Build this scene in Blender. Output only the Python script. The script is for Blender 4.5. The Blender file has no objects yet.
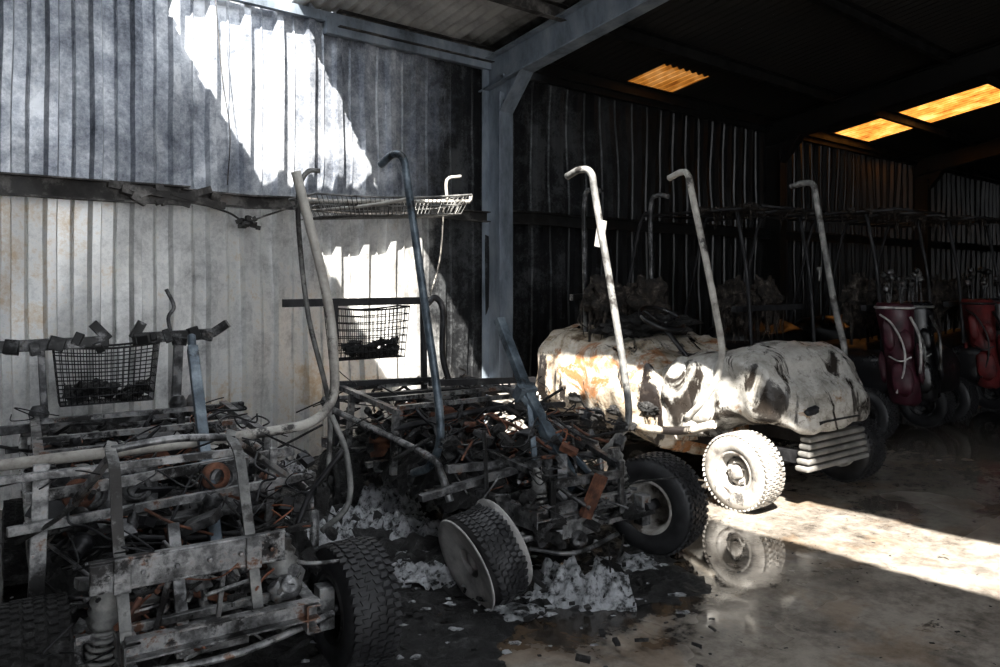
import bpy, math, random
from mathutils import Vector, Matrix, noise
random.seed(7)
S=bpy.context.scene
R=random.uniform
# ------------------------------------------------------------------ materials
def newmat(name):
    m=bpy.data.materials.new(name); m.use_nodes=True
    nt=m.node_tree; nt.nodes.clear()
    o=nt.nodes.new('ShaderNodeOutputMaterial'); b=nt.nodes.new('ShaderNodeBsdfPrincipled')
    nt.links.new(b.outputs[0],o.inputs[0])
    return m,nt,b,o
def link(nt,a,b): nt.links.new(a,b)
def coords(nt,scale=(1,1,1),kind='Object'):
    tc=nt.nodes.new('ShaderNodeTexCoord'); mp=nt.nodes.new('ShaderNodeMapping')
    mp.inputs['Scale'].default_value=scale
    link(nt,tc.outputs[kind],mp.inputs[0]); return mp.outputs[0]
def noiz(nt,vec,scale,detail=6,rough=.6,dist=0):
    n=nt.nodes.new('ShaderNodeTexNoise'); n.inputs['Scale'].default_value=scale
    n.inputs['Detail'].default_value=detail; n.inputs['Roughness'].default_value=rough
    n.inputs['Distortion'].default_value=dist
    link(nt,vec,n.inputs['Vector']); return n.outputs['Fac']
def ramp(nt,fac,stops):
    r=nt.nodes.new('ShaderNodeValToRGB'); e=r.color_ramp.elements
    while len(e)<len(stops): e.new(.5)
    for i,(p,c) in enumerate(stops):
        e[i].position=p; e[i].color=(c[0],c[1],c[2],1) if not isinstance(c,(int,float)) else (c,c,c,1)
    link(nt,fac,r.inputs[0]); return r.outputs[0]
def mix(nt,f,a,b):
    m=nt.nodes.new('ShaderNodeMix'); m.data_type='RGBA'
    if isinstance(f,(int,float)): m.inputs[0].default_value=f
    else: link(nt,f,m.inputs[0])
    for s,i in ((a,6),(b,7)):
        if isinstance(s,tuple): m.inputs[i].default_value=(s[0],s[1],s[2],1)
        else: link(nt,s,m.inputs[i])
    return m.outputs[2]
def rng(nt,v,a,b,c=0,d=1):
    m=nt.nodes.new('ShaderNodeMapRange'); m.interpolation_type='SMOOTHSTEP'
    m.inputs[1].default_value=a; m.inputs[2].default_value=b; m.inputs[3].default_value=c; m.inputs[4].default_value=d
    link(nt,v,m.inputs[0]); return m.outputs[0]
def mth(nt,op,a,b=0.0):
    m=nt.nodes.new('ShaderNodeMath'); m.operation=op
    for s,i in ((a,0),(b,1)):
        if isinstance(s,(int,float)): m.inputs[i].default_value=s
        else: link(nt,s,m.inputs[i])
    return m.outputs[0]
def sepx(nt):
    sp=nt.nodes.new('ShaderNodeSeparateXYZ'); tc=nt.nodes.new('ShaderNodeTexCoord'); link(nt,tc.outputs['Object'],sp.inputs[0]); return sp.outputs
def bump(nt,b,h,st=.4,dist=.01):
    n=nt.nodes.new('ShaderNodeBump'); n.inputs['Strength'].default_value=st; n.inputs['Distance'].default_value=dist
    link(nt,h,n.inputs['Height']); link(nt,n.outputs[0],b.inputs['Normal'])
def simple(name,stops,scale=12,rough=(.4,.8),metal=0,bs=.4,bd=.006,stretch=(1,1,1),detail=8,dim_far=None,over=None,over2=None):
    m,nt,b,o=newmat(name); v=coords(nt,stretch)
    n=noiz(nt,v,scale,detail,.65); c=ramp(nt,n,stops)
    for ov in (over2,over):
        if ov: c=mix(nt,rng(nt,noiz(nt,v,ov[1],7,.7),ov[2],ov[2]+.07),c,ov[0])
    if dim_far:  # dimness of the far end put into the colour along the wall
        c=mix(nt,rng(nt,sepx(nt)[0],dim_far[0],dim_far[1]),c,(.005,.005,.005))
    link(nt,c,b.inputs['Base Color'])
    r=rng(nt,noiz(nt,v,scale*.7,4),.3,.7,rough[0],rough[1]); link(nt,r,b.inputs['Roughness'])
    b.inputs['Metallic'].default_value=metal
    bump(nt,b,noiz(nt,v,scale*4,6,.7),bs,bd); return m
STEEL=simple('burnt_steel',[(.35,(.012,.012,.012)),(.47,(.05,.05,.052)),(.58,(.17,.17,.172)),(.75,(.12,.08,.06))],11,(.3,.65),.5,over=((.008,.008,.008),3.5,.50))
FSTEEL=simple('heat_bleached_steel',[(.35,(.025,.025,.025)),(.46,(.11,.11,.112)),(.56,(.28,.28,.28)),(.75,(.20,.14,.10))],12,(.25,.55),.45,over=((.010,.009,.009),4.3,.515),over2=((.13,.065,.04),6,.57))
DARK=simple('sooty_steel',[(.35,(.005,.005,.006)),(.6,(.025,.025,.028)),(.75,(.09,.09,.09))],8,(.35,.8),.3)
ASHTUBE=simple('ash_bleached_paint',[(.3,(.10,.09,.085)),(.45,(.32,.30,.27)),(.62,(.48,.46,.42)),(.8,(.22,.16,.12))],8,(.5,.8),0,over=((.03,.027,.025),3.6,.55))
GREYTUBE=simple('faded_grey_paint',[(.3,(.03,.03,.03)),(.5,(.15,.15,.145)),(.7,(.32,.31,.29))],9,(.45,.75),.15,over=((.025,.022,.02),4,.51))
BLUE=simple('blue_grey_steel',[(.3,(.02,.028,.034)),(.5,(.085,.11,.135)),(.7,(.22,.26,.29))],10,(.3,.6),.35,over=((.014,.016,.018),4.5,.56))
RUST=simple('rusted_iron',[(.3,(.015,.009,.007)),(.5,(.09,.035,.02)),(.72,(.26,.11,.06))],14,(.7,.95),.1)
RUBBER=simple('tyre_rubber',[(.35,(.006,.006,.007)),(.6,(.022,.022,.024)),(.75,(.07,.07,.07))],10,(.4,.7),0,.3,.003)
ASHRUBBER=simple('ash_covered_tyre',[(.3,(.06,.05,.045)),(.45,(.26,.24,.215)),(.65,(.44,.42,.385))],7,(.7,.9),0,.5,.006,over=((.06,.055,.05),4,.55))
RIM=simple('wheel_rim_ashy',[(.32,(.07,.05,.035)),(.48,(.28,.26,.235)),(.65,(.5,.48,.45))],9,(.5,.8),0,over=((.06,.045,.035),5,.53))
def panel(name,stops,soot,th,wd=.05,tan=(.30,.15,.07),tth=.6):
    m,nt,b,o=newmat(name); v=coords(nt,(1,1,1.3)); vd=coords(nt,(2.4,1.2,.55))
    c=ramp(nt,noiz(nt,v,5,10,.7,.4),stops)
    c=mix(nt,rng(nt,noiz(nt,v,2.3,9,.72,.8),tth,tth+.06),c,tan)
    c=mix(nt,rng(nt,noiz(nt,vd,1.9,9,.7,1.2),th,th+wd),c,soot)
    c=mix(nt,mth(nt,'MULTIPLY',rng(nt,noiz(nt,v,14,8,.8),.55,.61),.5),c,(.05,.04,.033))
    link(nt,c,b.inputs['Base Color']); link(nt,rng(nt,noiz(nt,v,6,4),.3,.7,.15,.5),b.inputs['Roughness'])
    bump(nt,b,noiz(nt,v,7,8,.65,.5),.5,.02); return m
BODY=panel('melted_white_body',[(.32,(.13,.12,.10)),(.45,(.33,.315,.285)),(.6,(.47,.455,.425)),(.75,(.31,.27,.22))],(.022,.018,.015),.515,.07,(.23,.15,.085),.57)
BODYD=panel('scorched_body',[(.35,(.10,.07,.045)),(.45,(.37,.31,.235)),(.55,(.52,.48,.42)),(.7,(.42,.33,.23))],(.013,.010,.009),.535,.05,(.30,.14,.06),.53)
BLACKB=simple('black_plastic',[(.3,(.002,.002,.002)),(.7,(.010,.010,.012))],5,(.25,.5),0)
GREYPL=simple('smoked_grey_plastic',[(.3,(.05,.05,.048)),(.5,(.14,.135,.125)),(.7,(.22,.21,.20))],6,(.4,.7),0)
SEAT=simple('charred_foam',[(.35,(.005,.004,.003)),(.5,(.024,.018,.014)),(.6,(.075,.058,.047)),(.72,(.22,.2,.18))],16,(.85,1),0,1,.03)
CHAR=simple('char_debris',[(.35,(.004,.004,.004)),(.56,(.016,.015,.015)),(.66,(.07,.07,.07)),(.76,(.32,.32,.33))],16,(.4,.95),0,1,.03)
ASH=simple('white_ash',[(.38,(.02,.02,.02)),(.44,(.22,.225,.235)),(.51,(.5,.51,.53)),(.7,(.74,.75,.78))],22,(.8,1),0,1,.03)
MAROON=simple('maroon_cloth',[(.3,(.010,.0015,.004)),(.7,(.065,.007,.018))],8,(.4,.8))
WHITEC=simple('white_cloth',[(.3,(.2,.19,.185)),(.7,(.6,.58,.56))],8,(.6,.9))
REDC=simple('red_cloth',[(.3,(.02,.002,.003)),(.7,(.16,.008,.008))],6,(.5,.9))
WIREM=simple('copper_wire',[(.3,(.08,.03,.02)),(.7,(.34,.13,.07))],20,(.4,.7),.3)
FRAMEM=simple('portal_steel',[(.3,(.07,.085,.10)),(.5,(.20,.235,.28)),(.72,(.34,.38,.42))],4,(.4,.7),.25,.3,.004,(1,1,.4),dim_far=(-.08,.6))
GIRTM=simple('charred_girt',[(.3,(.008,.008,.008)),(.5,(.035,.032,.03)),(.62,(.17,.16,.15)),(.78,(.09,.05,.03))],5,(.5,.85),.2,dim_far=(-.8,.8))
# roof sheet: light painted into the colour near the eave, sooted elsewhere
ROOFM,nt,b,o=newmat('sooty_roof_sheet'); v=coords(nt); n=noiz(nt,v,2,8,.65); xyz=sepx(nt)
dk=ramp(nt,n,[(.35,(.003,.003,.003)),(.6,(.008,.007,.006)),(.75,(.018,.015,.012))])
lit=ramp(nt,n,[(.35,(.2,.2,.2)),(.6,(.45,.45,.44))])
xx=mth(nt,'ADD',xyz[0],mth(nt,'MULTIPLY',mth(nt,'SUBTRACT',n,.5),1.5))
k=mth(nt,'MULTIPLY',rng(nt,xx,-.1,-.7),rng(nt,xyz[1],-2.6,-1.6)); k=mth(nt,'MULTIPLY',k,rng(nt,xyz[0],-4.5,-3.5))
link(nt,mix(nt,k,dk,lit),b.inputs['Base Color']); b.inputs['Roughness'].default_value=.65
WALLDK=simple('sooty_sheet',[(.35,(.006,.005,.005)),(.7,(.022,.02,.018))],2,(.6,.9),.1)
def skymat(name,f):
    m,nt,b,o=newmat(name)
    v=coords(nt,(1,1,1)); c=ramp(nt,noiz(nt,v,3,6),[(.3,(.12*f,.026*f,.003*f)),(.5,(.36*f,.13*f,.02*f)),(.7,(.55*f,.26*f,.08*f))])
    tr=nt.nodes.new('ShaderNodeBsdfTranslucent'); link(nt,c,tr.inputs[0]); link(nt,tr.outputs[0],o.inputs[0]); return m
SKYL=skymat('scorched_fibreglass',.9); SKYL2=skymat('sooted_fibreglass',.2)
# wall
WALLM,nt,b,o=newmat('scorched_corrugated_steel')
v=coords(nt,(1,1,.7)); vf=coords(nt,(1,1,1)); vs=coords(nt,(1,1,.06))
X,Y_,Z=sepx(nt)
big=noiz(nt,v,1.3,9,.72,.3); fine=noiz(nt,vf,38,8,.85); md=noiz(nt,vf,6,8,.7,.5); st=noiz(nt,vs,4,4,.6)
f1=mth(nt,'ADD',mth(nt,'MULTIPLY',big,.44),mth(nt,'ADD',mth(nt,'MULTIPLY',fine,.24),mth(nt,'ADD',mth(nt,'MULTIPLY',st,.08),mth(nt,'MULTIPLY',md,.24))))
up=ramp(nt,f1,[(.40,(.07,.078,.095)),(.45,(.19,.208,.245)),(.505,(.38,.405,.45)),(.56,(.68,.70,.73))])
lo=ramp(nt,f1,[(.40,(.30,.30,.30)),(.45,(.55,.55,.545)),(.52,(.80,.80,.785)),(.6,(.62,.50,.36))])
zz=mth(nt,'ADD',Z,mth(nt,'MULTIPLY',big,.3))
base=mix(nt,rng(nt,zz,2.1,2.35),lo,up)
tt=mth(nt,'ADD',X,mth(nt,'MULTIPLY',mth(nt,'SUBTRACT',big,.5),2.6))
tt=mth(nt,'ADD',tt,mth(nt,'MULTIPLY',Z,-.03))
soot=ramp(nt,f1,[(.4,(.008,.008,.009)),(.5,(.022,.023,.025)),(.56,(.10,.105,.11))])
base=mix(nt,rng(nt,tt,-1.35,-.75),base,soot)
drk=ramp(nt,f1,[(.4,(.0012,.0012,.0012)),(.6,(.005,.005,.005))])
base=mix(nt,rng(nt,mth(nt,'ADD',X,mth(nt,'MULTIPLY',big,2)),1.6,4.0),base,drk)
link(nt,base,b.inputs['Base Color'])
link(nt,rng(nt,X,.5,3,.5,0),b.inputs['Metallic'])
link(nt,rng(nt,fine,.3,.7,.28,.5),b.inputs['Roughness']); bump(nt,b,f1,.2,.008)
# floor
FLOORM,nt,b,o=newmat('wet_concrete')
v=coords(nt); bg=noiz(nt,v,.9,9,.65,.3); fn=noiz(nt,v,16,9,.75); md=noiz(nt,v,3.2,8,.7)
cc=ramp(nt,mth(nt,'ADD',mth(nt,'MULTIPLY',md,.55),mth(nt,'MULTIPLY',fn,.45)),[(.36,(.055,.046,.038)),(.45,(.145,.126,.106)),(.54,(.25,.222,.19)),(.66,(.33,.29,.24))])
F=sepx(nt)
def disc(cx,cy,r0,r1,w=1.3):
    dx=mth(nt,'SUBTRACT',F[0],cx); dy=mth(nt,'SUBTRACT',F[1],cy)
    d=mth(nt,'SQRT',mth(nt,'ADD',mth(nt,'MULTIPLY',dx,dx),mth(nt,'MULTIPLY',dy,dy)))
    d=mth(nt,'ADD',d,mth(nt,'MULTIPLY',mth(nt,'SUBTRACT',md,.5),w))
    return rng(nt,d,r1,r0)
sm=mth(nt,'MAXIMUM',mth(nt,'MAXIMUM',disc(-2.35,-2.5,1.3,1.5),disc(-4.1,-1.9,1.5,1.9)),mth(nt,'MULTIPLY',disc(-.6,-2.0,.8,1.3),.8))
cc=mix(nt,mth(nt,'MULTIPLY',sm,.96),cc,(.005,.0052,.006))
cc=mix(nt,mth(nt,'MULTIPLY',rng(nt,bg,.53,.62),.72),cc,(.04,.034,.029))
cc=mix(nt,rng(nt,noiz(nt,v,5,9,.8,.6),.59,.65),cc,(.02,.018,.016))
cc=mix(nt,mth(nt,'MULTIPLY',rng(nt,noiz(nt,v,1.7,6,.7,.4),.52,.62),.4),cc,(.20,.13,.075))
fl=rng(nt,F[0],.8,4.5); cc=mix(nt,mth(nt,'MULTIPLY',fl,.88),cc,(.016,.013,.011))
link(nt,cc,b.inputs['Base Color'])
wet=rng(nt,mth(nt,'ADD',noiz(nt,v,1.3,3,.5),mth(nt,'MULTIPLY',F[0],.06)),.37,.45)
wet=mth(nt,'MULTIPLY',wet,rng(nt,F[1],-4.6,-4.1))
wet=mth(nt,'MAXIMUM',wet,disc(-1.35,-3.35,.55,.95,.9))
wet=mth(nt,'MAXIMUM',wet,mth(nt,'MULTIPLY',sm,.88))
link(nt,mth(nt,'SUBTRACT',.6,mth(nt,'MULTIPLY',wet,.555)),b.inputs['Roughness'])
bs=nt.nodes.new('ShaderNodeBump'); bs.inputs['Distance'].default_value=.006
link(nt,fn,bs.inputs['Height']); link(nt,mth(nt,'SUBTRACT',.5,mth(nt,'MULTIPLY',wet,.49)),bs.inputs['Strength']); link(nt,bs.outputs[0],b.inputs['Normal'])
# ------------------------------------------------------------------ mesh kit
def crom(pts,n=6):
    P=[Vector(p) for p in pts]
    if len(P)<3: return P
    Q=[P[0]*2-P[1]]+P+[P[-1]*2-P[-2]]; out=[]
    for i in range(1,len(Q)-2):
        a,b_,c_,d=Q[i-1],Q[i],Q[i+1],Q[i+2]
        for k in range(n):
            t=k/n
            out.append(.5*((2*b_)+(c_-a)*t+(2*a-5*b_+4*c_-d)*t*t+(3*b_-a-3*c_+d)*t**3))
    out.append(P[-1]); return out
class Part:
    def __init__(s): s.v=[]; s.f=[]; s.sm=[]
    def add(s,vs,fs,sm=False):
        o=len(s.v); s.v+= [tuple(x) for x in vs]; s.f+=[tuple(i+o for i in f) for f in fs]; s.sm+=[sm]*len(fs)
    def tube(s,pts,r,n=8,smooth=True,caps=True):
        P=crom(pts) if smooth and len(pts)>2 else [Vector(p) for p in pts]
        if not isinstance(r,(list,tuple)): rr=[r]*len(P)
        else: rr=[r[0]+(r[1]-r[0])*i/(len(P)-1) for i in range(len(P))]
        up=None; vs=[];fs=[]
        for i,p in enumerate(P):
            d=(P[min(i+1,len(P)-1)]-P[max(i-1,0)])
            if d.length<1e-7: d=Vector((0,0,1))
            d.normalize()
            if up is None: up=d.orthogonal().normalized()
            else:
                up=(up-d*up.dot(d)); up=up.normalized() if up.length>1e-5 else d.orthogonal().normalized()
            w=d.cross(up)
            for k in range(n):
                a=2*math.pi*k/n; vs.append(p+(up*math.cos(a)+w*math.sin(a))*rr[i])
        for i in range(len(P)-1):
            for k in range(n):
                k2=(k+1)%n; fs.append((i*n+k,i*n+k2,(i+1)*n+k2,(i+1)*n+k))
        s.add(vs,fs,True)
        if caps:
            o=len(s.v)-len(vs)
            s.f.append(tuple(o+k for k in reversed(range(n)))); s.sm.append(False)
            o2=o+(len(P)-1)*n; s.f.append(tuple(o2+k for k in range(n))); s.sm.append(False)
    def obox(s,c,ax,sz):
        c=Vector(c); A=[Vector(a).normalized()*z/2 for a,z in zip(ax,sz)]
        vs=[c+A[0]*i+A[1]*j+A[2]*k for i in(-1,1) for j in(-1,1) for k in(-1,1)]
        s.add(vs,[(0,1,3,2),(4,6,7,5),(0,4,5,1),(2,3,7,6),(0,2,6,4),(1,5,7,3)])
    def box(s,c,sz,rz=0,rx=0,ry=0):
        M=(Matrix.Rotation(rz,3,'Z')@Matrix.Rotation(ry,3,'Y')@Matrix.Rotation(rx,3,'X'))
        s.obox(c,[M@Vector((1,0,0)),M@Vector((0,1,0)),M@Vector((0,0,1))],sz)
    def beam(s,p,q,w,h,up=(0,0,1)):
        p=Vector(p);q=Vector(q);d=(q-p);L=d.length;d.normalize();up=Vector(up)
        if abs(d.dot(up))>.97: up=Vector((0,1,0))
        x=d.cross(up).normalized();z=x.cross(d)
        s.obox((p+q)/2,[x,d,z],(w,L,h))
    def channel(s,p,q,w,h,t=.006,up=(0,0,1)):
        p=Vector(p);q=Vector(q);d=(q-p);L=d.length;d.normalize();up=Vector(up)
        if abs(d.dot(up))>.97: up=Vector((0,1,0))
        x=d.cross(up).normalized();z=x.cross(d);c=(p+q)/2
        s.obox(c-x*(w/2),[x,d,z],(t,L,h)); s.obox(c+z*(h/2),[x,d,z],(w,L,t)); s.obox(c-z*(h/2),[x,d,z],(w,L,t))
    def lathe(s,prof,c,ax,n=32,close=False):
        c=Vector(c);ax=Vector(ax).normalized();e=ax.orthogonal().normalized();g=ax.cross(e);m=len(prof)
        vs=[c+ax*a+(e*math.cos(2*math.pi*k/n)+g*math.sin(2*math.pi*k/n))*r for k in range(n) for r,a in prof]
        fs=[]
        for k in range(n):
            k2=(k+1)%n
            for j in range(m if close else m-1):
                j2=(j+1)%m; fs.append((k*m+j,k2*m+j,k2*m+j2,k*m+j2))
        s.add(vs,fs,True)
    def blob(s,c,rad,amp=.15,fr=3,seed=0,nu=28,nv=18,flat=None,rot=0):
        c=Vector(c); vs=[];fs=[]; sd=Vector((seed*7.3,seed*3.1,seed*5.7)); M=Matrix.Rotation(rot,3,'Z')
        for j in range(nv+1):
            ph=math.pi*j/nv
            for i in range(nu):
                th=2*math.pi*i/nu
                d=Vector((math.sin(ph)*math.cos(th),math.sin(ph)*math.sin(th),math.cos(ph)))
                k=1+amp*2*noise.fractal(d*fr+sd,1,2,4)
                p=M@Vector((d.x*rad[0]*k,d.y*rad[1]*k,d.z*rad[2]*k))
                if flat is not None: p.z=max(p.z,flat-c.z)
                vs.append(c+p)
        for j in range(nv):
            for i in range(nu):
                i2=(i+1)%nu; fs.append((j*nu+i,(j+1)*nu+i,(j+1)*nu+i2,j*nu+i2))
        s.add(vs,fs,True)
    def loft(s,secs,amp=0,fr=4,seed=0,caps=True,fold=0):
        n=len(secs[0]);vs=[];fs=[]
        for r in secs:
            for p in r:
                p=Vector(p)
                if amp:
                    q=p*fr+Vector((seed,seed*2,0)); p=p+noise.noise_vector(q)*amp+noise.noise_vector(q*2.7)*amp*.5
                    if fold: p+=noise.noise_vector(Vector((q.x*.6,q.y*2.8,q.z*1.2)))*fold-Vector((0,0,1))*fold*abs(noise.noise(q*3.1))
                vs.append(p)
        for i in range(len(secs)-1):
            for k in range(n):
                k2=(k+1)%n; fs.append((i*n+k,i*n+k2,(i+1)*n+k2,(i+1)*n+k))
        if caps:
            fs.append(tuple(range(n))[::-1]); fs.append(tuple((len(secs)-1)*n+k for k in range(n)))
        s.add(vs,fs,True)
    def make(s,name,mat,parent=None,mw=None,bev=0):
        me=bpy.data.meshes.new(name); me.from_pydata(s.v,[],s.f); me.update()
        for p,q in zip(me.polygons,s.sm): p.use_smooth=q
        me.materials.append(mat); ob=bpy.data.objects.new(name,me); S.collection.objects.link(ob)
        if parent: ob.parent=parent
        elif mw is not None: ob.matrix_world=mw
        if bev:
            b=ob.modifiers.new('bevel','BEVEL'); b.width=bev; b.segments=2; b.limit_method='ANGLE'
        return ob
def L(u,v,z): return Vector((u,-v,z))
def frame(name,O,ux,uy):
    e=bpy.data.objects.new(name,None); S.collection.objects.link(e); e.empty_display_size=.3
    e.location=(O[0],O[1],0); e.rotation_euler=(0,0,math.atan2(uy,ux)); return e
WM=Matrix.Translation((0,8,0))@Matrix.Rotation(math.atan2(.664,.748),4,'Z')   # wall frame x=t, y=-n
# ------------------------------------------------------------------ shed shell
EAVE=3.7; SL=.18
PITCH=.27
def sheet_profile(a):
    if a<.07: return a/.07
    if a<.26: return 1
    if a<.33: return 1-(a-.26)/.07
    if .62<a<.68: return .3
    return 0
def corrugated_wall(t0,t1,z0,z1,name,mw,mat,ztop=None):
    ts=[];k=math.floor(t0/PITCH)
    while k*PITCH<t1:
        for a in (0,.07,.26,.33,.60,.65,.70):
            t=(k+a)*PITCH
            if t0<=t<=t1: ts.append((t,sheet_profile(a)))
        k+=1
    zs=[z0+(z1-z0)*i/30 for i in range(31)]
    P=Part();vs=[];fs=[]
    for t,h in ts:
        for z in zs:
            zz=z if not ztop else z0+(z-z0)/(z1-z0)*(ztop(t)-z0)
            w=noise.noise(Vector((t*.9,z*.8,3)))*.05+noise.noise(Vector((t*2.6,z*1.8,9)))*.018
            vs.append((t+.012*noise.noise(Vector((t*2,z*1.5,5))),w-.052*h,zz))
    m=len(zs)
    for i in range(len(ts)-1):
        for j in range(m-1): fs.append((i*m+j,(i+1)*m+j,(i+1)*m+j+1,i*m+j+1))
    P.add(vs,fs); return P.make(name,mat,mw=mw)
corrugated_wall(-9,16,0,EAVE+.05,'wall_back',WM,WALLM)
zr=lambda n:EAVE+SL*n
Mend=WM@Matrix.Translation((16,0,0))@Matrix.Rotation(-math.pi/2,4,'Z')
corrugated_wall(0,12,0,5,'shade_wall_right',Mend,WALLDK,ztop=lambda t:zr(t))  # unseen end wall, added to darken the far right
Ml=WM@Matrix.Translation((-9,0,0))@Matrix.Rotation(-math.pi/2,4,'Z')
corrugated_wall(0,12,0,5,'wall_left',Ml,WALLDK,ztop=lambda t:zr(t))
Mf=WM@Matrix.Translation((0,-12,0))
corrugated_wall(-3,16,0,zr(12),'shade_wall_front',Mf,WALLDK)  # unseen, added across part of the open front to keep light off the right
P=Part(); P.add([(-14,-18,0),(16.5,-18,0),(16.5,.4,0),(-14,.4,0)],[(0,1,2,3)]); P.make('floor',FLOORM,mw=WM)
def in_hole(t,n):
    if -.01<n<7.9 and not .97<n<1.17:
        j=.05*noise.noise(Vector((t*2,n*1.5,1)))
        c=-2.76-.145*n; hw=.5
        if n<1.0: hw=.56; c-=.08
        elif n<2.3: hw=.54; c+=.09
        elif n>5.6: hw=.42
        if abs(t-c+j)<hw: return True
    return False
def in_sky(t,n):
    return (6.9<t<8.05 and .08<n<2.35) or (1.85<t<2.7 and .1<n<.62)
P=Part();Q=Part();Q2=Part(); dt=.02; n_t=int(25/dt); ns=[i*.025 for i in range(481)]
def rp(t,n): return (t,-n,zr(n)+.02*math.sin(2*math.pi*t/.12))
for i in range(n_t):
    t0=-9+i*dt; t1=t0+dt; tm=t0+dt/2; k=0
    near=(-5<tm<-1.8) or (1.8<tm<2.8) or (6.8<tm<8.2)
    def cls(a): return 1 if in_hole(tm,a) else (2 if in_sky(tm,a) else 0)
    if not near: runs=[(0,12,0)]
    else:
        runs=[];s0=0;c0=cls(.0125)
        for a in ns[1:-1]:
            c1=cls(a+.0125)
            if c1!=c0: runs.append((s0,a,c0)); s0=a;c0=c1
        runs.append((s0,12,c0))
    for a,b_,c_ in runs:
        if c_==1: continue
        (P if c_==0 else (Q if tm>5 else Q2)).add([rp(t0,a),rp(t1,a),rp(t1,b_),rp(t0,b_)],[(0,1,2,3)],True)
P.make('ceiling',ROOFM,mw=WM); Q.make('skylight_1',SKYL,mw=WM); Q2.make('skylight_2',SKYL2,mw=WM)  # the translucent panels are skylights in the roof sheet
# purlins
P=Part()
for n_ in [.12,1.08,2.45,3.7,4.95,6.2,7.45,8.7,9.95,11.2]:
    z=zr(n_)-.09
    if n_==1.08 : P.channel((-9,-n_,z),(16,-n_,z),.07,.13)
    else:
        P.channel((-9,-n_,z),(-4.9,-n_,z),.07,.13); P.channel((-1.9,-n_,z),(16,-n_,z),.07,.13)
P.make('roof_purlins',GIRTM,mw=WM)
P=Part(); P.box((3.5,-.06,EAVE-.06),(25,.06,.08)); P.box((7,-.07,EAVE-.13),(18,.07,.14)); P.make('eave_beam',FRAMEM,mw=WM)
# portal frames
for tp in (-5.35,-.2,4.95,10.1):
    P=Part()
    P.box((tp,-.06,1.75),(.17,.012,3.5)); P.box((tp,-.31,1.62),(.17,.014,3.24)); P.box((tp,-.185,1.7),(.01,.24,3.4))
    P.box((tp,-.19,.01),(.26,.34,.02))
    a=Vector((tp,0,zr(0)-.12)); e=Vector((tp,-12,zr(12)-.12))
    P.beam(a,e,.17,.014); P.beam(a+Vector((0,0,-.29)),e+Vector((0,0,-.29)),.17,.014); P.beam(a+Vector((0,0,-.145)),e+Vector((0,0,-.145)),.01,.29)
    P.add([(tp-.02,-.3,3.05),(tp-.02,-.3,3.5),(tp-.02,-.62,3.5),(tp+.02,-.3,3.05),(tp+.02,-.3,3.5),(tp+.02,-.62,3.5)],[(0,1,2),(3,5,4),(0,2,5,3)])
    P.beam((tp,-.31,3.05),(tp,-.62,3.42),.17,.014)
    for bz in (3.15,3.4): P.tube([(tp-.04,-.3,bz),(tp-.04,-.33,bz)],.018,6)
    P.make('portal_frame',FRAMEM,mw=WM,bev=.003)
# girt on wall
P=Part(); zg=2.07
def girtrun(t0,t1,h,sag=.02,tw=0):
    k=int((t1-t0)/.25)+1; pp=[]
    for i in range(k+1):
        t=t0+(t1-t0)*i/k; pp.append(Vector((t,-.13+.02*noise.noise(Vector((t,0,0))),zg+sag*noise.noise(Vector((t*1.3,5,0))))))
    for i in range(k): 
        P.beam(pp[i],pp[i+1]+(pp[i+1]-pp[i])*.02,.012,h); 
        P.beam(pp[i]+Vector((0,-.03,h/2)),pp[i+1]+Vector((0,-.03,h/2)),.07,.012); P.beam(pp[i]+Vector((0,-.03,-h/2)),pp[i+1]+Vector((0,-.03,-h/2)),.07,.012)
girtrun(-9,-3.15,.13); girtrun(-3.2,-.3,.09,.05); girtrun(-.2,16,.12)
P.beam((-3.7,-.17,zg+.05),(-2.9,-.19,zg-.06),.05,.05); P.beam((-3.35,-.17,zg-.06),(-3.0,-.18,zg+.06),.04,.05)
for i in range(9): P.box((R(-3.6,-2.8),-.18,zg+R(-.06,.04)),(R(.05,.14),.04,R(.03,.07)),R(-.3,.3),R(-.4,.4),R(-.5,.5))
P.tube([(-3.3,-.2,zg),(-2.9,-.21,zg-.1),(-2.75,-.21,zg-.17),(-2.6,-.21,zg-.12),(-2.2,-.18,zg+.02)],.008,6)
P.tube([(-2.95,-.14,zg+1.5),(-2.9,-.15,zg+.9),(-2.85,-.17,zg+.5),(-2.87,-.17,zg+.1)],.004,5)
for i in range(14): P.box((-2.72+R(-.07,.07),-.21+R(-.03,.03),zg-.18+R(-.05,.05)),(R(.02,.07),.03,R(.02,.06)),R(0,3),R(0,3))
P.make('wall_girt',GIRTM,mw=WM)
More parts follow.
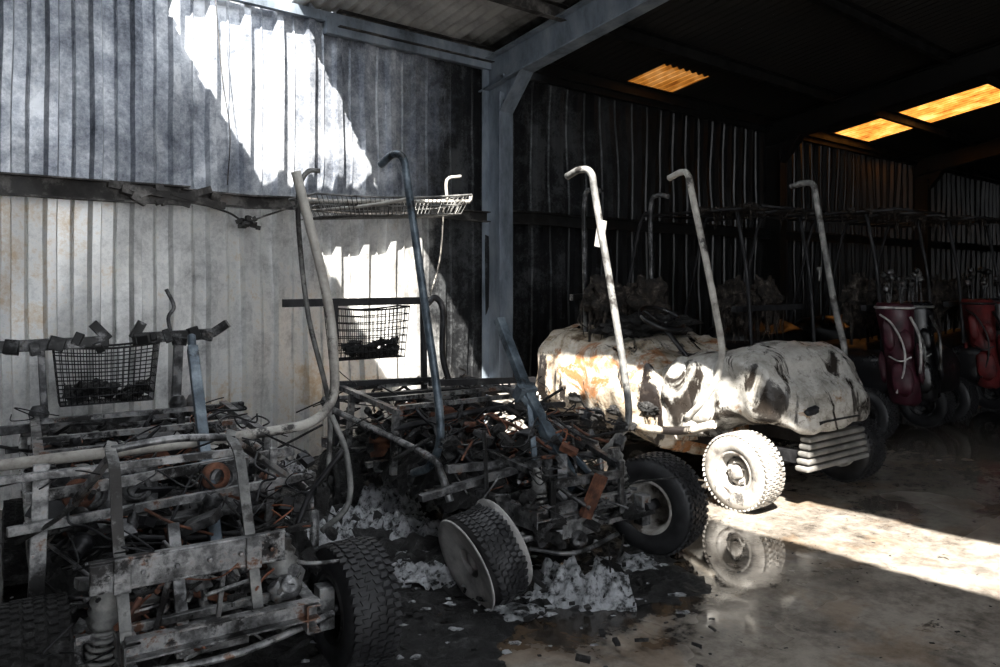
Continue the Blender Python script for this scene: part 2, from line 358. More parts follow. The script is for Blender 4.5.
# ------------------------------------------------------------------ cart parts
def wheel(par,c,ax,r=.25,w=.2,tm=RUBBER,rm=RIM,nm='wheel',flat=0):
    c=Vector(c);ax=Vector(ax).normalized();h=w/2;ri=r*.52
    T=Part()
    prof=[(ri,-h*.8),(ri+.01,-h*.95),(r*.72,-h*1.05),(r*.9,-h*.95),(r*.975,-h*.75),(r*.985,0),(r*.975,h*.75),(r*.9,h*.95),(r*.72,h*1.05),(ri+.01,h*.95),(ri,h*.8)]
    T.lathe(prof,c,ax,44)
    e=ax.orthogonal().normalized();g=ax.cross(e)
    offs=(-.8,-.48,-.16,.16,.48,.8); nb=46
    for row,off in enumerate(offs):
        for k in range(nb):
            a=2*math.pi*(k+.5*(row%2))/nb; rd=e*math.cos(a)+g*math.sin(a);tg=ax.cross(rd)
            rr=r*(.985 if abs(off)<.6 else .972)
            T.obox(c+ax*(h*off)+rd*(rr+.001),[ax,(tg+ax*(.4 if row%2 else -.4)),rd],(h*.25,2*math.pi*r/nb*.66,.011))
    if flat:   # collapsed carcass: squash towards the top and crumple
        for i,p in enumerate(T.v):
            q=Vector(p)-c; al=q.dot(ax); rad=q-ax*al; k=1-flat*max(0,rad.normalized().z)**2; n_=noise.noise_vector(Vector(p)*7)*.025
            T.v[i]=tuple(c+ax*al*(1+.25*flat)+rad*k+n_)
    T.make(nm+'_tyre',tm,par)
    W=Part()
    W.lathe([(ri+.012,h*.9),(ri-.005,h*.98),(ri-.018,h*.7),(ri-.03,h*.45),(ri*.72,h*.35),(ri*.62,h*.5),(ri*.42,h*.55),(ri*.40,h*.3),(ri*.35,h*.3),(ri*.33,h*.8),(ri*.22,h*.9),(0.001,h*.9)],c,ax,32)
    W.lathe([(ri+.012,-h*.9),(ri-.005,-h*.98),(ri-.02,-h*.6),(ri-.03,0),(0.001,0)],c,ax,32)
    for k in range(5):
        a=2*math.pi*k/5; rd=e*math.cos(a)+g*math.sin(a); p=c+rd*ri*.5
        W.tube([p+ax*h*.45,p+ax*h*.68],.009,6)
    if flat:   # sidewalls burnt away: pale bead flanges stand proud of the tyre
        for s in (-1,1): W.lathe([(r*.30,s*h*1.0),(r*.55,s*h*1.12),(r*.80,s*h*1.22),(r*.93,s*h*1.30),(r*.95,s*h*1.22),(r*.7,s*h*1.05)],c,ax,36)
    W.make(nm+'_rim',rm,par)
    H=Part()
    for k in range(8):
        a=2*math.pi*(k+.5)/8; rd=e*math.cos(a)+g*math.sin(a); p=c+rd*ri*.68
        H.tube([p+ax*h*.38,p+ax*h*.45],.012,8)
    H.tube([c-ax*h*1.2,c+ax*h*.2],.03,8)
    H.make(nm+'_hub',DARK,par)
def shock(par,p,q,nm,r=.045):
    p=Vector(p);q=Vector(q);d=q-p;Ln=d.length;ax=d.normalized()
    T=Part(); T.tube([p,q],r*.35,10)
    T.lathe([(0.001,Ln*.62),(r*1.0,Ln*.62),(r*1.15,Ln*.68),(r*.95,Ln*.72),(r*1.1,Ln*.78),(r*.85,Ln*.82),(r*1.0,Ln*.88),(r*.7,Ln*.94),(r*.75,Ln),(.001,Ln)],p,ax,20)
    T.lathe([(.001,0),(r*.7,0),(r*.7,Ln*.14),(.001,Ln*.14)],p,ax,16)
    e=ax.orthogonal().normalized();g=ax.cross(e)
    T.tube([p+ax*(Ln*(.12+.5*i/60))+(e*math.cos(i*.62)+g*math.sin(i*.62))*r for i in range(61)],.008,6,smooth=False)
    T.make(nm,GREYTUBE,par)
def basket(par,u0,u1,v0,v1,z0,z1,mat=DARK,nm='wire_basket',r=.003,load=True,tilt=0,nr=8):
    T=Part(); tp=.12
    def pt(a,b,c):
        k=1-tp*(1-c)
        um,vm=(u0+u1)/2,(v0+v1)/2
        return L(um+(a-.5)*(u1-u0)*k,vm+(b-.5)*(v1-v0)*k,z0+(z1-z0)*c+tilt*(a-.5)-.02*math.sin(math.pi*a)*c)
    def ring(c,rr):
        pts=[pt(i/12,0,c) for i in range(13)]+[pt(1,i/4,c) for i in range(1,5)]+[pt(1-i/12,1,c) for i in range(1,13)]+[pt(0,1-i/4,c) for i in range(1,5)]
        T.tube(pts,rr,5,False)
    for i in range(nr): ring(i/(nr-1),r*(2.2 if i==nr-1 else 1.2))
    nu=max(4,int((u1-u0)/.03))
    for i in range(nu+1):
        a=i/nu; T.tube([pt(a,0,1),pt(a,0,0),pt(a,1,0),pt(a,1,1)],r,4,False)
    for i in range(1,5):
        b_=i/5; T.tube([pt(0,b_,1),pt(0,b_,0),pt(1,b_,0),pt(1,b_,1)],r,4,False)
    T.make(nm,mat,par)
    if load:
        T=Part()
        for i in range(26):
            a=R(.1,.9);b_=R(.15,.85); T.blob(pt(a,b_,.08+R(0,.25)),(R(.02,.05),R(.02,.05),R(.015,.04)),.4,2,i,8,6)
        T.make(nm+'_charred_contents',CHAR,par)
def scrap(par,nm,n,ur,vr,zr_,mat,seed,big=1):
    random.seed(seed); T=Part()
    for i in range(n):
        c=L(R(*ur),R(*vr),R(*zr_)); k=random.random()
        if k<.35: T.box(c,(R(.02,.14)*big,R(.02,.1)*big,R(.006,.04)),R(0,3.1),R(-.7,.7),R(-.5,.5))
        elif k<.72:
            d=Vector((R(-1,1),R(-1,1),R(-.35,.35))).normalized()*R(.08,.3)*big
            T.tube([c-d,c+Vector((R(-.03,.03),R(-.03,.03),R(-.03,.03))),c+d],R(.004,.012),6)
        elif k<.86:
            rr=R(.02,.05);hh=R(.02,.07); T.lathe([(.001,0),(rr,0),(rr,hh*.4),(rr*.7,hh*.45),(rr*.7,hh),(rr*.4,hh),(.001,hh*.8)],c,(R(-1,1),R(-1,1),R(-1,1)),16)
        else: T.blob(c,(R(.02,.06),R(.02,.06),R(.02,.05)),.4,2,i,10,7)
    T.make(nm,mat,par)
def wires(par,nm,n,ur,vr,zr_,mat,seed):
    random.seed(seed);T=Part()
    for i in range(n):
        p=L(R(*ur),R(*vr),R(*zr_)); pts=[p]
        for k in range(5):
            p=p+Vector((R(-.1,.1),R(-.1,.1),R(-.07,.05))); pts.append(p)
        T.tube(pts,R(.0025,.005),5)
    T.make(nm,mat,par)
def engine(par,u,v,z,s=1,nm='engine'):
    T=Part(); T.box(L(u,v,z),(.3*s,.26*s,.16*s)); T.box(L(u,v,z+.11*s),(.2*s,.22*s,.08*s))
    for i in range(7): T.box(L(u-.21*s,v,z-.04+.025*i*s),(.12*s,.16*s,.008))
    T.tube([L(u+.1,v+.13*s,z+.1),L(u+.22,v+.15,z+.16),L(u+.28,v-.05,z+.08),L(u+.26,v-.25,z)],.022,10)
    T.make(nm+'_block',STEEL,par,bev=.006)
    T=Part()
    for k,(du,dv,rr) in enumerate(((-.05,.16,.1),(.16,.17,.07))):
        c=L(u+du,v+dv*s,z+.02); 
        T.lathe([(.001,-.03),(rr,-.03),(rr,-.018),(rr*.6,-.005),(rr*.6,.005),(rr,.018),(rr,.03),(rr*.4,.035),(.001,.035)],c,(0,-1,0),24)
    for i in range(6): T.lathe([(.035,0),(.06,0),(.06,.006),(.035,.006)],L(u+.02,v-.2,z+.06)+Vector((0,0,.016*i)),(0,0,1),20)
    T.make(nm+'_pulleys',RUST,par)
def shade_bed(par,nm,u0,u1,v0,v1,z,amp,seed,mat=CHAR):
    # char-coloured bed added inside the chassis to give its deep shadows
    T=Part();n=34;vs=[];fs=[]
    for i in range(n+1):
        for j in range(n+1):
            u=u0+(u1-u0)*i/n;v=v0+(v1-v0)*j/n; ed=min(i,j,n-i,n-j)/5
            q=Vector((u*7+seed,v*7,seed)); h=z+amp*(noise.fractal(q,1,2,5)+.4*abs(noise.noise(q*2.3)))-max(0,1-ed)*.12
            vs.append(L(u+.02*noise.noise(q*2),v,max(.02,h)))
    for i in range(n):
        for j in range(n): k=i*(n+1)+j; fs.append((k,k+n+1,k+n+2,k+1))
    T.add(vs,fs,True); T.make(nm,mat,par)
def skeleton(E,hw,seed,wb=1.65,fv=.3):
    T=Part()
    for s in(-1,1):
        T.channel(L(.28*s,fv,.34),L(.32*s,-.5,.34),.045,.09); T.channel(L(.32*s,-.5,.34),L(.36*s,-2.05,.38),.045,.09)
        T.tube([L(.5*s,-.35,.36),L(.52*s,-.42,.5),L(.52*s,-.6,.56),L(.52*s,-1.9,.62),L(.5*s,-2.05,.66)],.02,10)
        T.beam(L(.5*s,-1.0,.36),L(.48*s,-1.0,.72),.035,.035); T.beam(L(.5*s,-1.65,.38),L(.47*s,-1.65,.74),.035,.035)
        T.beam(L(.48*s,-.95,.72),L(.47*s,-1.85,.76),.04,.03)
        for vv in (-.55,-1.3,-1.95): T.beam(L(.32*s,vv,.36),L(.53*s,vv,.36),.04,.03)
        for k in range(3): T.tube([L(.42*s,-wb+.35-.05*k,.30-.012*k),L(.42*s,-wb,.21-.012*k),L(.42*s,-wb-.35+.05*k,.30-.012*k)],.009,6)
    for vv,w in ((fv-.02,.3),(-.15,.34),(-.5,.5),(-.8,.5),(-1.2,.52),(-1.6,.5),(-2.03,.52)): T.channel(L(-w,vv,.37),L(w,vv,.37),.04,.06)
    for vv in (-.97,-1.3,-1.84): T.beam(L(-.48,vv,.745),L(.48,vv,.745),.035,.025)
    T.tube([L(-.53,-2.0,.66),L(.53,-2.0,.66)],.018,8)
    T.make('chassis_frame',FSTEEL,E,bev=.002)
    T=Part(); T.tube([L(-hw+.08,0,.24),L(hw-.08,0,.24)],.028,10); T.tube([L(-hw+.1,-.12,.26),L(hw-.1,-.12,.26)],.012,8)
    for s in(-1,1):
        T.beam(L(.14*s,.1,.27),L((hw-.1)*s,.02,.24),.04,.025); T.beam(L(.14*s,-.14,.27),L((hw-.1)*s,-.02,.24),.04,.025)
        T.box(L((hw-.1)*s,0,.25),(.06,.07,.16))
    T.box(L(0,0,.26),(.24,.16,.09)); T.make('front_axle',FSTEEL,E,bev=.004)
    T=Part(); T.tube([L(-hw+.08,-wb,.25),L(hw-.08,-wb,.25)],.035,12)
    T.lathe([(.001,-.1),(.05,-.1),(.11,-.06),(.13,0),(.11,.06),(.05,.1),(.001,.1)],L(.08,-wb,.26),(1,0,0),20); T.make('rear_axle',DARK,E)
    engine(E,.05,-1.45,.55,1,'engine')
    shade_bed(E,'chassis_shade_bed',-.5,.5,-2.0,-.25,.44,.11,seed)
    scrap(E,'burnt_mechanical_parts',90,(-.45,.45),(-1.95,-.1),(.36,.66),STEEL,seed)
    scrap(E,'charred_fragments',130,(-.5,.5),(-2.0,-.1),(.36,.7),CHAR,seed+1)
    scrap(E,'dark_fragments',80,(-.5,.5),(-2.0,-.1),(.42,.72),DARK,seed+5)
    scrap(E,'pale_fragments',20,(-.45,.45),(-2.0,.1),(.42,.64),FSTEEL,seed+9,.8)
    scrap(E,'rusted_fragments',30,(-.45,.45),(-1.8,-.1),(.42,.68),RUST,seed+2,.7)
    wires(E,'burnt_wiring',26,(-.45,.45),(-1.7,.1),(.4,.74),WIREM,seed+3)
    wires(E,'charred_wiring',60,(-.5,.5),(-1.9,.2),(.35,.85),DARK,seed+4)
# ================================================================== cart A (foreground left)
A=frame('burnt_golf_cart',(-1.02,2.80),.85,.53)
skeleton(A,.52,11)
wheel(A,L(.53,0,.235),(1,.05,0),.235,.2,RUBBER,STEEL,'front_wheel_outer')
wheel(A,L(-.53,0,.235),(-1,0,0),.235,.2,CHAR,RIM,'front_wheel_inner')
wheel(A,L(.53,-1.65,.2),(1,0,0),.2,.16,CHAR,STEEL,'rear_wheel_outer')
wheel(A,L(-.53,-1.65,.2),(-1,0,0),.2,.16,CHAR,STEEL,'rear_wheel_inner')
shock(A,L(-.34,.05,.2),L(-.33,.1,.5),'front_shock_left',.05); shock(A,L(.235,.12,.25),L(.225,.1,.56),'front_shock_right',.05)
T=Part()
T.tube([L(-1.0,-.62,.62),L(-.85,-.62,.77),L(-.62,-.6,.79),L(0,-.6,.80),L(.42,-.6,.815),L(.58,-.6,.84),L(.665,-.6,.92),L(.685,-.61,1.06),L(.66,-.64,1.4),L(.52,-.66,1.97)],.022,12)
T.make('roof_strut_hoop',ASHTUBE,A)
T=Part(); T.tube([L(.68,-.8,2.0),L(.62,-.8,1.99),L(.58,-.8,1.9),L(.58,-.8,1.7),L(.62,-.78,1.3),L(.69,-.7,.9),L(.66,-.62,.6)],.012,10)
T.tube([L(.66,-.58,.86),L(.7,-.5,.7),L(.68,-.42,.5),L(.55,-.4,.4)],.014,8)
T.make('bent_rear_tube',GREYTUBE,A)
T=Part(); T.beam(L(.12,-.9,1.17),L(.07,-.2,.48),.045,.045); T.tube([L(.12,-.9,1.17),L(.125,-.95,1.22)],.02,8)
T.make('steering_column',BLUE,A,bev=.004)
T=Part()
for uu in (-.3,.1):
    pts=crom([L(uu+.01,-.14,.92),L(uu,-.1,.9),L(uu,.02,.86),L(uu-.005,.14,.7),L(uu,.2,.55),L(uu+.01,.25,.34)])
    for i in range(len(pts)-1): T.beam(pts[i],pts[i+1]+(pts[i+1]-pts[i])*.1,.034,.012,up=(0,-1,.3))
T.make('cowl_uprights',GREYTUBE,A)
T=Part(); T.box(L(-.09,.2,.575),(.6,.012,.085),.02); T.box(L(-.09,.19,.62),(.6,.03,.01)); T.box(L(-.09,.19,.53),(.6,.03,.01))
for uu in (-.3,.1): T.box(L(uu,.215,.575),(.05,.012,.11))
for i in range(6): T.tube([L(-.34+.1*i,.2,.575),L(-.34+.1*i,.222,.575)],.009,6)
T.make('front_cross_plate',FSTEEL,A,bev=.003)
T=Part()
T.beam(L(-.75,-.2,.82),L(.12,-.14,.84),.026,.026); T.beam(L(-.6,-.15,.66),L(.5,-.35,.66),.026,.03); T.tube([L(-.3,-.12,.9),L(-.1,-.1,.92),L(.1,-.12,.9)],.014,8)
T.beam(L(.1,-.1,.9),L(.47,-.4,.6),.03,.02); T.beam(L(-.3,-.1,.88),L(-.5,-.45,.5),.03,.02)
T.beam(L(-.52,-.2,.3),L(-.5,-.2,.86),.05,.02); T.beam(L(.3,-.35,.4),L(.32,-.32,.8),.03,.02)
T.tube([L(-.45,.15,.26),L(0,.2,.24),L(.4,.15,.28)],.013,8)
T.beam(L(-.1,.1,.3),L(-.1,-.1,.62),.04,.02); T.beam(L(-.42,.1,.36),L(.3,.12,.38),.025,.025)
T.beam(L(.0,.12,.3),L(.02,.16,.55),.015,.015); T.beam(L(-.2,.12,.3),L(-.15,.16,.55),.015,.015)
T.beam(L(-.55,-.32,.72),L(.46,-.5,.74),.02,.04)
T.make('front_subframe',FSTEEL,A,bev=.002)
scrap(A,'front_linkage_parts',34,(-.4,.35),(-.1,.18),(.2,.5),FSTEEL,77,.6); scrap(A,'front_linkage_rust',16,(-.4,.35),(-.1,.18),(.22,.45),RUST,78,.5); scrap(A,'front_char',60,(-.45,.4),(-.3,.14),(.1,.5),CHAR,79,.7)
T=Part()
T.box(L(-.25,-.42,.68),(.3,.02,.16)); T.box(L(.15,-.42,.68),(.2,.02,.14),.2)
for uu in (-.33,-.18,.14): T.lathe([(.001,.0),(.05,0),(.055,.02),(.035,.025),(.03,.015),(.001,.015)],L(uu,-.40,.69),(0,-1,0),20)
T.box(L(-.05,-.5,.55),(.7,.25,.02))
for i in range(14): T.tube([L(-.4+.05*i,-.41,.74),L(-.4+.05*i,-.395,.74)],.008,6)
T.make('dash_bulkhead',STEEL,A,bev=.003)
T=Part()
for uu,vv in ((-.38,-.38),(.1,-.38)): T.lathe([(.03,.0),(.055,0),(.055,.03),(.03,.03)],L(uu,vv,.7),(0.2,-1,.2),20)
T.make('rusted_horns',RUST,A)
T=Part()
def bracket(u0,u1,z):
    T.beam(L(u0,-1.9,z),L(u1,-1.9,z+.01),.05,.06); 
    n=6
    for i in range(n):
        u=u0+(u1-u0)*(i+.5)/n; T.box(L(u,-1.88,z+R(-.02,.04)),(R(.03,.08),R(.03,.07),R(.04,.08)),R(-.4,.4),R(-.3,.3),R(-.4,.4))
bracket(-.72,-.12,1.13); bracket(.0,.42,1.15)
T.beam(L(.42,-1.9,1.16),L(.5,-1.86,1.22),.05,.05); T.beam(L(-.12,-1.9,1.15),L(-.2,-1.9,1.24),.04,.05); T.beam(L(0,-1.9,1.15),L(.05,-1.9,1.24),.04,.05)
T.beam(L(-.42,-1.9,.7),L(-.44,-1.9,1.12),.035,.035); T.beam(L(.22,-1.9,.7),L(.24,-1.9,1.16),.05,.04)
T.tube([L(.22,-1.92,1.1),L(.19,-1.94,1.25),L(.22,-1.94,1.32),L(.18,-1.95,1.42)],.012,6)
T.beam(L(-.75,-1.9,.7),L(.6,-1.9,.73),.04,.045); T.beam(L(-.6,-1.9,.6),L(.5,-1.9,.62),.03,.03)
for uu in (-.45,.23,.32): T.lathe([(.001,0),(.05,0),(.04,.04),(.05,.08),(.03,.12),(.001,.12)],L(uu,-1.88,.7),(0,0,1),14)
T.beam(L(-.45,-1.9,.4),L(-.45,-1.9,.7),.04,.04);T.beam(L(.25,-1.9,.4),L(.25,-1.9,.7),.04,.04)
T.make('bag_carrier',STEEL,A,bev=.004)
basket(A,-.38,.14,-2.12,-1.92,.8,1.12,DARK,'sweater_basket')
# ================================================================== cart B
B=frame('burnt_golf_cart',(.36,4.01),.832,.555)
skeleton(B,.58,31,fv=.12)
wheel(B,L(.58,0,.262),(1,.3,0),.265,.2,RUBBER,RIM,'front_wheel_outer')
wheel(B,L(-.54,0.03,.215),(-1,.02,-.34),.235,.17,RUBBER,WHITEC,'front_wheel_inner',flat=.12)
wheel(B,L(.55,-1.65,.2),(1,0,0),.2,.16,CHAR,STEEL,'rear_wheel_outer')
wheel(B,L(-.55,-1.65,.2),(-1,0,0),.2,.16,CHAR,STEEL,'rear_wheel_inner')
shock(B,L(-.22,.05,.25),L(-.2,.0,.56),'front_shock_left'); shock(B,L(.3,.05,.27),L(.28,0,.6),'front_shock_right')
T=Part(); T.tube([L(-.52,-1.12,2.14),L(-.49,-1.02,2.19),L(-.46,-.95,2.16),L(-.455,-.9,2.0),L(-.45,-.7,1.3),L(-.45,-.54,.72),L(-.47,-.6,.5),L(-.5,-.75,.42)],.023,12)
T.make('roof_strut_near',BLUE,B)
T=Part(); T.tube([L(.62,-.82,2.12),L(.63,-.7,2.15),L(.65,-.62,2.12),L(.655,-.58,1.95),L(.68,-.42,1.2),L(.7,-.34,.7),L(.66,-.38,.56),L(.55,-.45,.42)],.022,12)
T.make('roof_strut_far',GREYTUBE,B)
T=Part(); T.box(L(.665,-.55,1.75),(.03,.05,.16),0,.2); T.make('strut_clamp',WHITEC,B)
T=Part(); T.beam(L(0,-.66,1.25),L(.02,-.38,.82),.055,.045); T.beam(L(.02,-.38,.82),L(.07,-.05,.4),.065,.055)
T.beam(L(-.02,-.4,.84),L(.2,-.1,.46),.03,.03); T.beam(L(.02,-.4,.84),L(-.14,-.1,.44),.03,.03); T.box(L(.01,-.42,.86),(.11,.06,.09),0,.6)
T.make('steering_column',BLUE,B,bev=.004)
T=Part()
T.beam(L(-.75,-.2,.45),L(.05,-.15,.56),.05,.03); T.beam(L(-.55,-.3,.54),L(.35,-.2,.52),.03,.04); T.beam(L(-.2,.1,.5),L(.22,.12,.5),.03,.04)
T.beam(L(-.2,.1,.3),L(-.2,.1,.52),.03,.02); T.beam(L(.22,.12,.3),L(.22,.12,.56),.03,.02); T.beam(L(-.2,.1,.52),L(-.25,-.4,.57),.03,.03); T.beam(L(.22,.1,.54),L(.4,-.5,.57),.03,.03)
T.beam(L(-.1,.05,.3),L(.02,-.1,.58),.05,.02); T.beam(L(.15,.05,.3),L(-.02,-.1,.58),.05,.02)
T.tube([L(-.3,.05,.2),L(-.1,.15,.17),L(.2,.12,.2)],.012,8)
T.make('front_subframe',STEEL,B,bev=.002)
scrap(B,'front_linkage_parts',40,(-.3,.3),(-.2,.1),(.16,.5),STEEL,177,.6); scrap(B,'front_char',80,(-.35,.35),(-.25,.14),(.06,.45),CHAR,178,.8)
T=Part(); T.box(L(.02,.14,.42),(.07,.03,.22),.1,.2,.35); T.lathe([(.001,-.1),(.075,-.1),(.075,-.07),(.05,-.065),(.05,-.02),(.075,-.015),(.075,.02),(.05,.025),(.05,.07),(.075,.075),(.075,.1),(.001,.1)],L(-.42,-1.32,.5),(0,.2,1),20); T.make('rusted_motor',RUST,B)
T=Part()
for uu in (-.5,.16): T.beam(L(uu,-1.85,.68),L(uu,-1.87,1.34),.035,.035); T.beam(L(uu,-1.85,.38),L(uu,-1.85,.7),.04,.04)
T.tube([L(.16,-1.8,1.3),L(.22,-1.8,1.34),L(.27,-1.78,1.25),L(.25,-1.75,.95),L(.28,-1.7,.74)],.022,8)
T.beam(L(-.85,-1.86,1.32),L(.2,-1.86,1.32),.04,.05); T.beam(L(-.5,-1.84,.78),L(.2,-1.84,.76),.035,.04); T.beam(L(-.5,-1.6,.72),L(.75,-1.5,.7),.05,.05); T.beam(L(-.1,-1.3,.82),L(.72,-1.3,.78),.03,.04)
T.tube([L(-.5,-1.0,.62),L(.1,-.95,.68),L(.7,-.95,.66)],.02,8)
T.make('bag_carrier',DARK,B,bev=.003)
basket(B,-.5,.06,-2.06,-1.88,.93,1.28,DARK,'sweater_basket')
basket(B,-.9,.12,-1.6,-1.15,1.86,1.98,GREYTUBE,'roof_wire_rack',.003,False,.05,3)
T=Part(); T.tube([L(-.8,-1.4,1.88),L(-.6,-1.1,1.9),L(-.45,-.88,1.93)],.01,6); T.tube([L(-.9,-1.38,1.93),L(.12,-1.38,1.98),L(.25,-1.4,1.99),L(.27,-1.4,2.03)],.012,6); T.tube([L(.0,-1.25,1.97),L(.0,-1.25,2.1),L(.1,-1.25,2.13)],.01,6)
T.tube([L(.12,-1.5,1.95),L(.2,-1.7,1.6),L(.18,-1.84,1.3)],.006,6)
T.make('roof_rack_stays',ASHTUBE,B)
# ================================================================== cart C (partly melted body)
def ring(v,hw,z0,z1,n=48,e=.5,cu=0):
    out=[]
    for k in range(n):
        a=2*math.pi*k/n;c=math.cos(a);s_=math.sin(a)
        out.append(L(cu+hw*math.copysign(abs(c)**e,c),v,(z0+z1)/2+(z1-z0)/2*math.copysign(abs(s_)**e,s_)))
    return out
def lerp_secs(ks,n=8,**kw):
    out=[]
    for i in range(len(ks)-1):
        for k in range(n):
            t=k/n; out.append(ring(*[a+(b_-a)*t for a,b_ in zip(ks[i],ks[i+1])],**kw))
    out.append(ring(*ks[-1],**kw)); return out
C=frame('golf_cart',(2.04,5.5),.8,.6)
T=Part(); T.loft(lerp_secs([(-.60,.49,.42,.9),(-.55,.54,.42,.97),(-.35,.56,.45,1.0),(-.30,.53,.46,.97),(-.24,.54,.47,1.03),(-.02,.54,.5,1.03),(.12,.5,.5,.95),(.22,.45,.48,.82),(.29,.38,.49,.70),(.31,.30,.5,.62)],e=.4),.035,2.0,1,fold=.035); T.make('front_cowl',BODY,C)
T=Part()
for s in (-1,1): T.blob(L(.27*s,.285,.63),(.085,.03,.035),.1,2,3,16,10)
T.box(L(0,.31,.55),(.5,.03,.03)); T.make('headlights_and_trim',DARK,C,bev=.004)
T=Part(); T.loft(lerp_secs([(-1.3,.55,.30,.42),(-.6,.56,.3,.42)]),.03,3,2)
T.tube([L(-.57,-.25,.5),L(-.6,-.5,.42),L(-.6,-.9,.38)],.03,8); T.make('floor_pan',BODYD,C)
T=Part()
for k in range(5): T.box(L(0,.27,.27+.045*k),(.74-.02*k,.1-.006*k,.034))
T.make('front_bumper',GREYPL,C,bev=.012)
T=Part(); T.loft(lerp_secs([(-2.2,.42,.46,.92),(-2.1,.56,.34,1.03),(-1.7,.63,.34,1.08),(-1.35,.63,.30,1.05),(-1.15,.62,.26,1.0),(-.95,.6,.22,.94),(-.78,.57,.2,.84),(-.66,.5,.22,.70)],n=10),.06,2.0,5,fold=.05); T.make('rear_body',BODYD,C)
T=Part(); T.loft(lerp_secs([(-.8,.2,.36,.84),(-.65,.27,.34,.92),(-.5,.25,.34,.88),(-.42,.18,.38,.74)],cu=-.32),.05,3,8,fold=.05); T.make('slumped_plastic_skin',BODY,C)
T=Part()
for i in range(9):
    v=R(-2.0,-.8);s_=R(.04,.09); T.blob(L(R(-.66,-.55),v,R(.3,.55)),(s_*.5,s_*1.3,s_*.7),.5,2.5,i,14,10)
T.make('blistered_char_crust',CHAR,C)
wheel(C,L(-.6,0,.245),(-1,0,0),.245,.21,ASHRUBBER,RIM,'front_wheel_near'); wheel(C,L(.62,0,.25),(1,0,0),.255,.21,RUBBER,RIM,'front_wheel_far')
wheel(C,L(-.80,-2.12,.3),(-1,-.1,0),.3,.17,ASHRUBBER,RIM,'rear_wheel_near'); wheel(C,L(.6,-1.95,.25),(1,0,0),.25,.2,RUBBER,RIM,'rear_wheel_far')
T=Part()
for vv in (0,-1.95): T.tube([L(-.6,vv,.25),L(.6,vv,.25)],.03,8)
for s in (-1,1): T.beam(L(.3*s,.2,.33),L(.3*s,-2.1,.33),.05,.08)
T.make('chassis_frame',DARK,C)
T=Part(); T.tube([L(-.48,-.72,2.2),L(-.49,-.6,2.23),L(-.5,-.53,2.2),L(-.5,-.49,2.05),L(-.5,-.3,1.3),L(-.5,-.24,.92),L(-.54,-.33,.68),L(-.56,-.5,.5)],.023,12); T.make('roof_strut_near',ASHTUBE,C)
T=Part(); T.tube([L(.48,-.36,2.17),L(.5,-.25,2.19),L(.5,-.18,2.16),L(.5,-.15,2.0),L(.5,-.02,1.3),L(.5,.06,.95),L(.48,.0,.8)],.023,12)
for z in (1.9,1.55): T.tube([L(.5,-.14,z),L(.48,-.12,z-.03),L(.47,-.12,z-.09)],[.018,.004],6)
T.make('roof_strut_far',GREYTUBE,C)
T=Part()
for uu in (-.4,.4): T.tube([L(uu,-1.5,2.18),L(uu,-1.62,2.2),L(uu,-1.7,2.12),L(uu,-1.7,1.6),L(uu,-1.68,.9)],.02,10)
T.beam(L(-.62,-1.62,1.32),L(.5,-1.62,1.34),.04,.05); T.make('rear_roof_struts',STEEL,C)
def melted_seat(par,u,v,z,ru,rz,seed,nm,mat=SEAT):
    T=Part(); T.blob(L(u,v,z),(ru,.11,rz),.28,2.4,seed,34,26); random.seed(seed)
    T.beam(L(u-ru,v+.02,z+rz*.7),L(u+ru,v+.02,z+rz*.72),.03,.03)
    for s in (-1,1): T.tube([L(u+s*ru*.8,v,z+rz*.6),L(u+s*ru*.8,v-.02,z-.4)],.012,6)
    for i in range(40):
        a=R(-1,1); p=L(u+a*ru*.9,v+R(-.1,.1),z+rz*R(-.8,.3)); ln=R(.1,.3)
        T.tube([p,p+Vector((R(-.03,.03),R(-.02,.02),-ln*.5)),p+Vector((R(-.05,.05),R(-.03,.03),-ln))],[R(.008,.02),.003],6)
    T.make(nm,mat,par)
melted_seat(C,-.38,-1.5,1.3,.17,.16,3,'seat_back_near'); melted_seat(C,.06,-1.45,1.3,.22,.17,6,'seat_back_far')
T=Part(); T.blob(L(-.3,-1.35,1.08),(.2,.22,.09),.35,3,12); T.blob(L(.15,-1.35,1.08),(.24,.25,.09),.35,3,14); T.make('burnt_seat_cushion',CHAR,C)
T=Part(); c=L(-.3,-.95,1.13)
T.tube([c+Vector((.19*math.cos(a*math.pi/12),.19*math.sin(a*math.pi/12)*.7,.08*math.sin(a*math.pi/12)+.04)) for a in range(22)],.018,8); T.tube([c,L(-.25,-.55,.7)],.02,8)
for a in (0,2.1,4.2): T.tube([c,c+Vector((.19*math.cos(a),.13*math.sin(a),.08*math.sin(a)+.04))],.01,6)
T.make('steering_wheel',BLACKB,C)
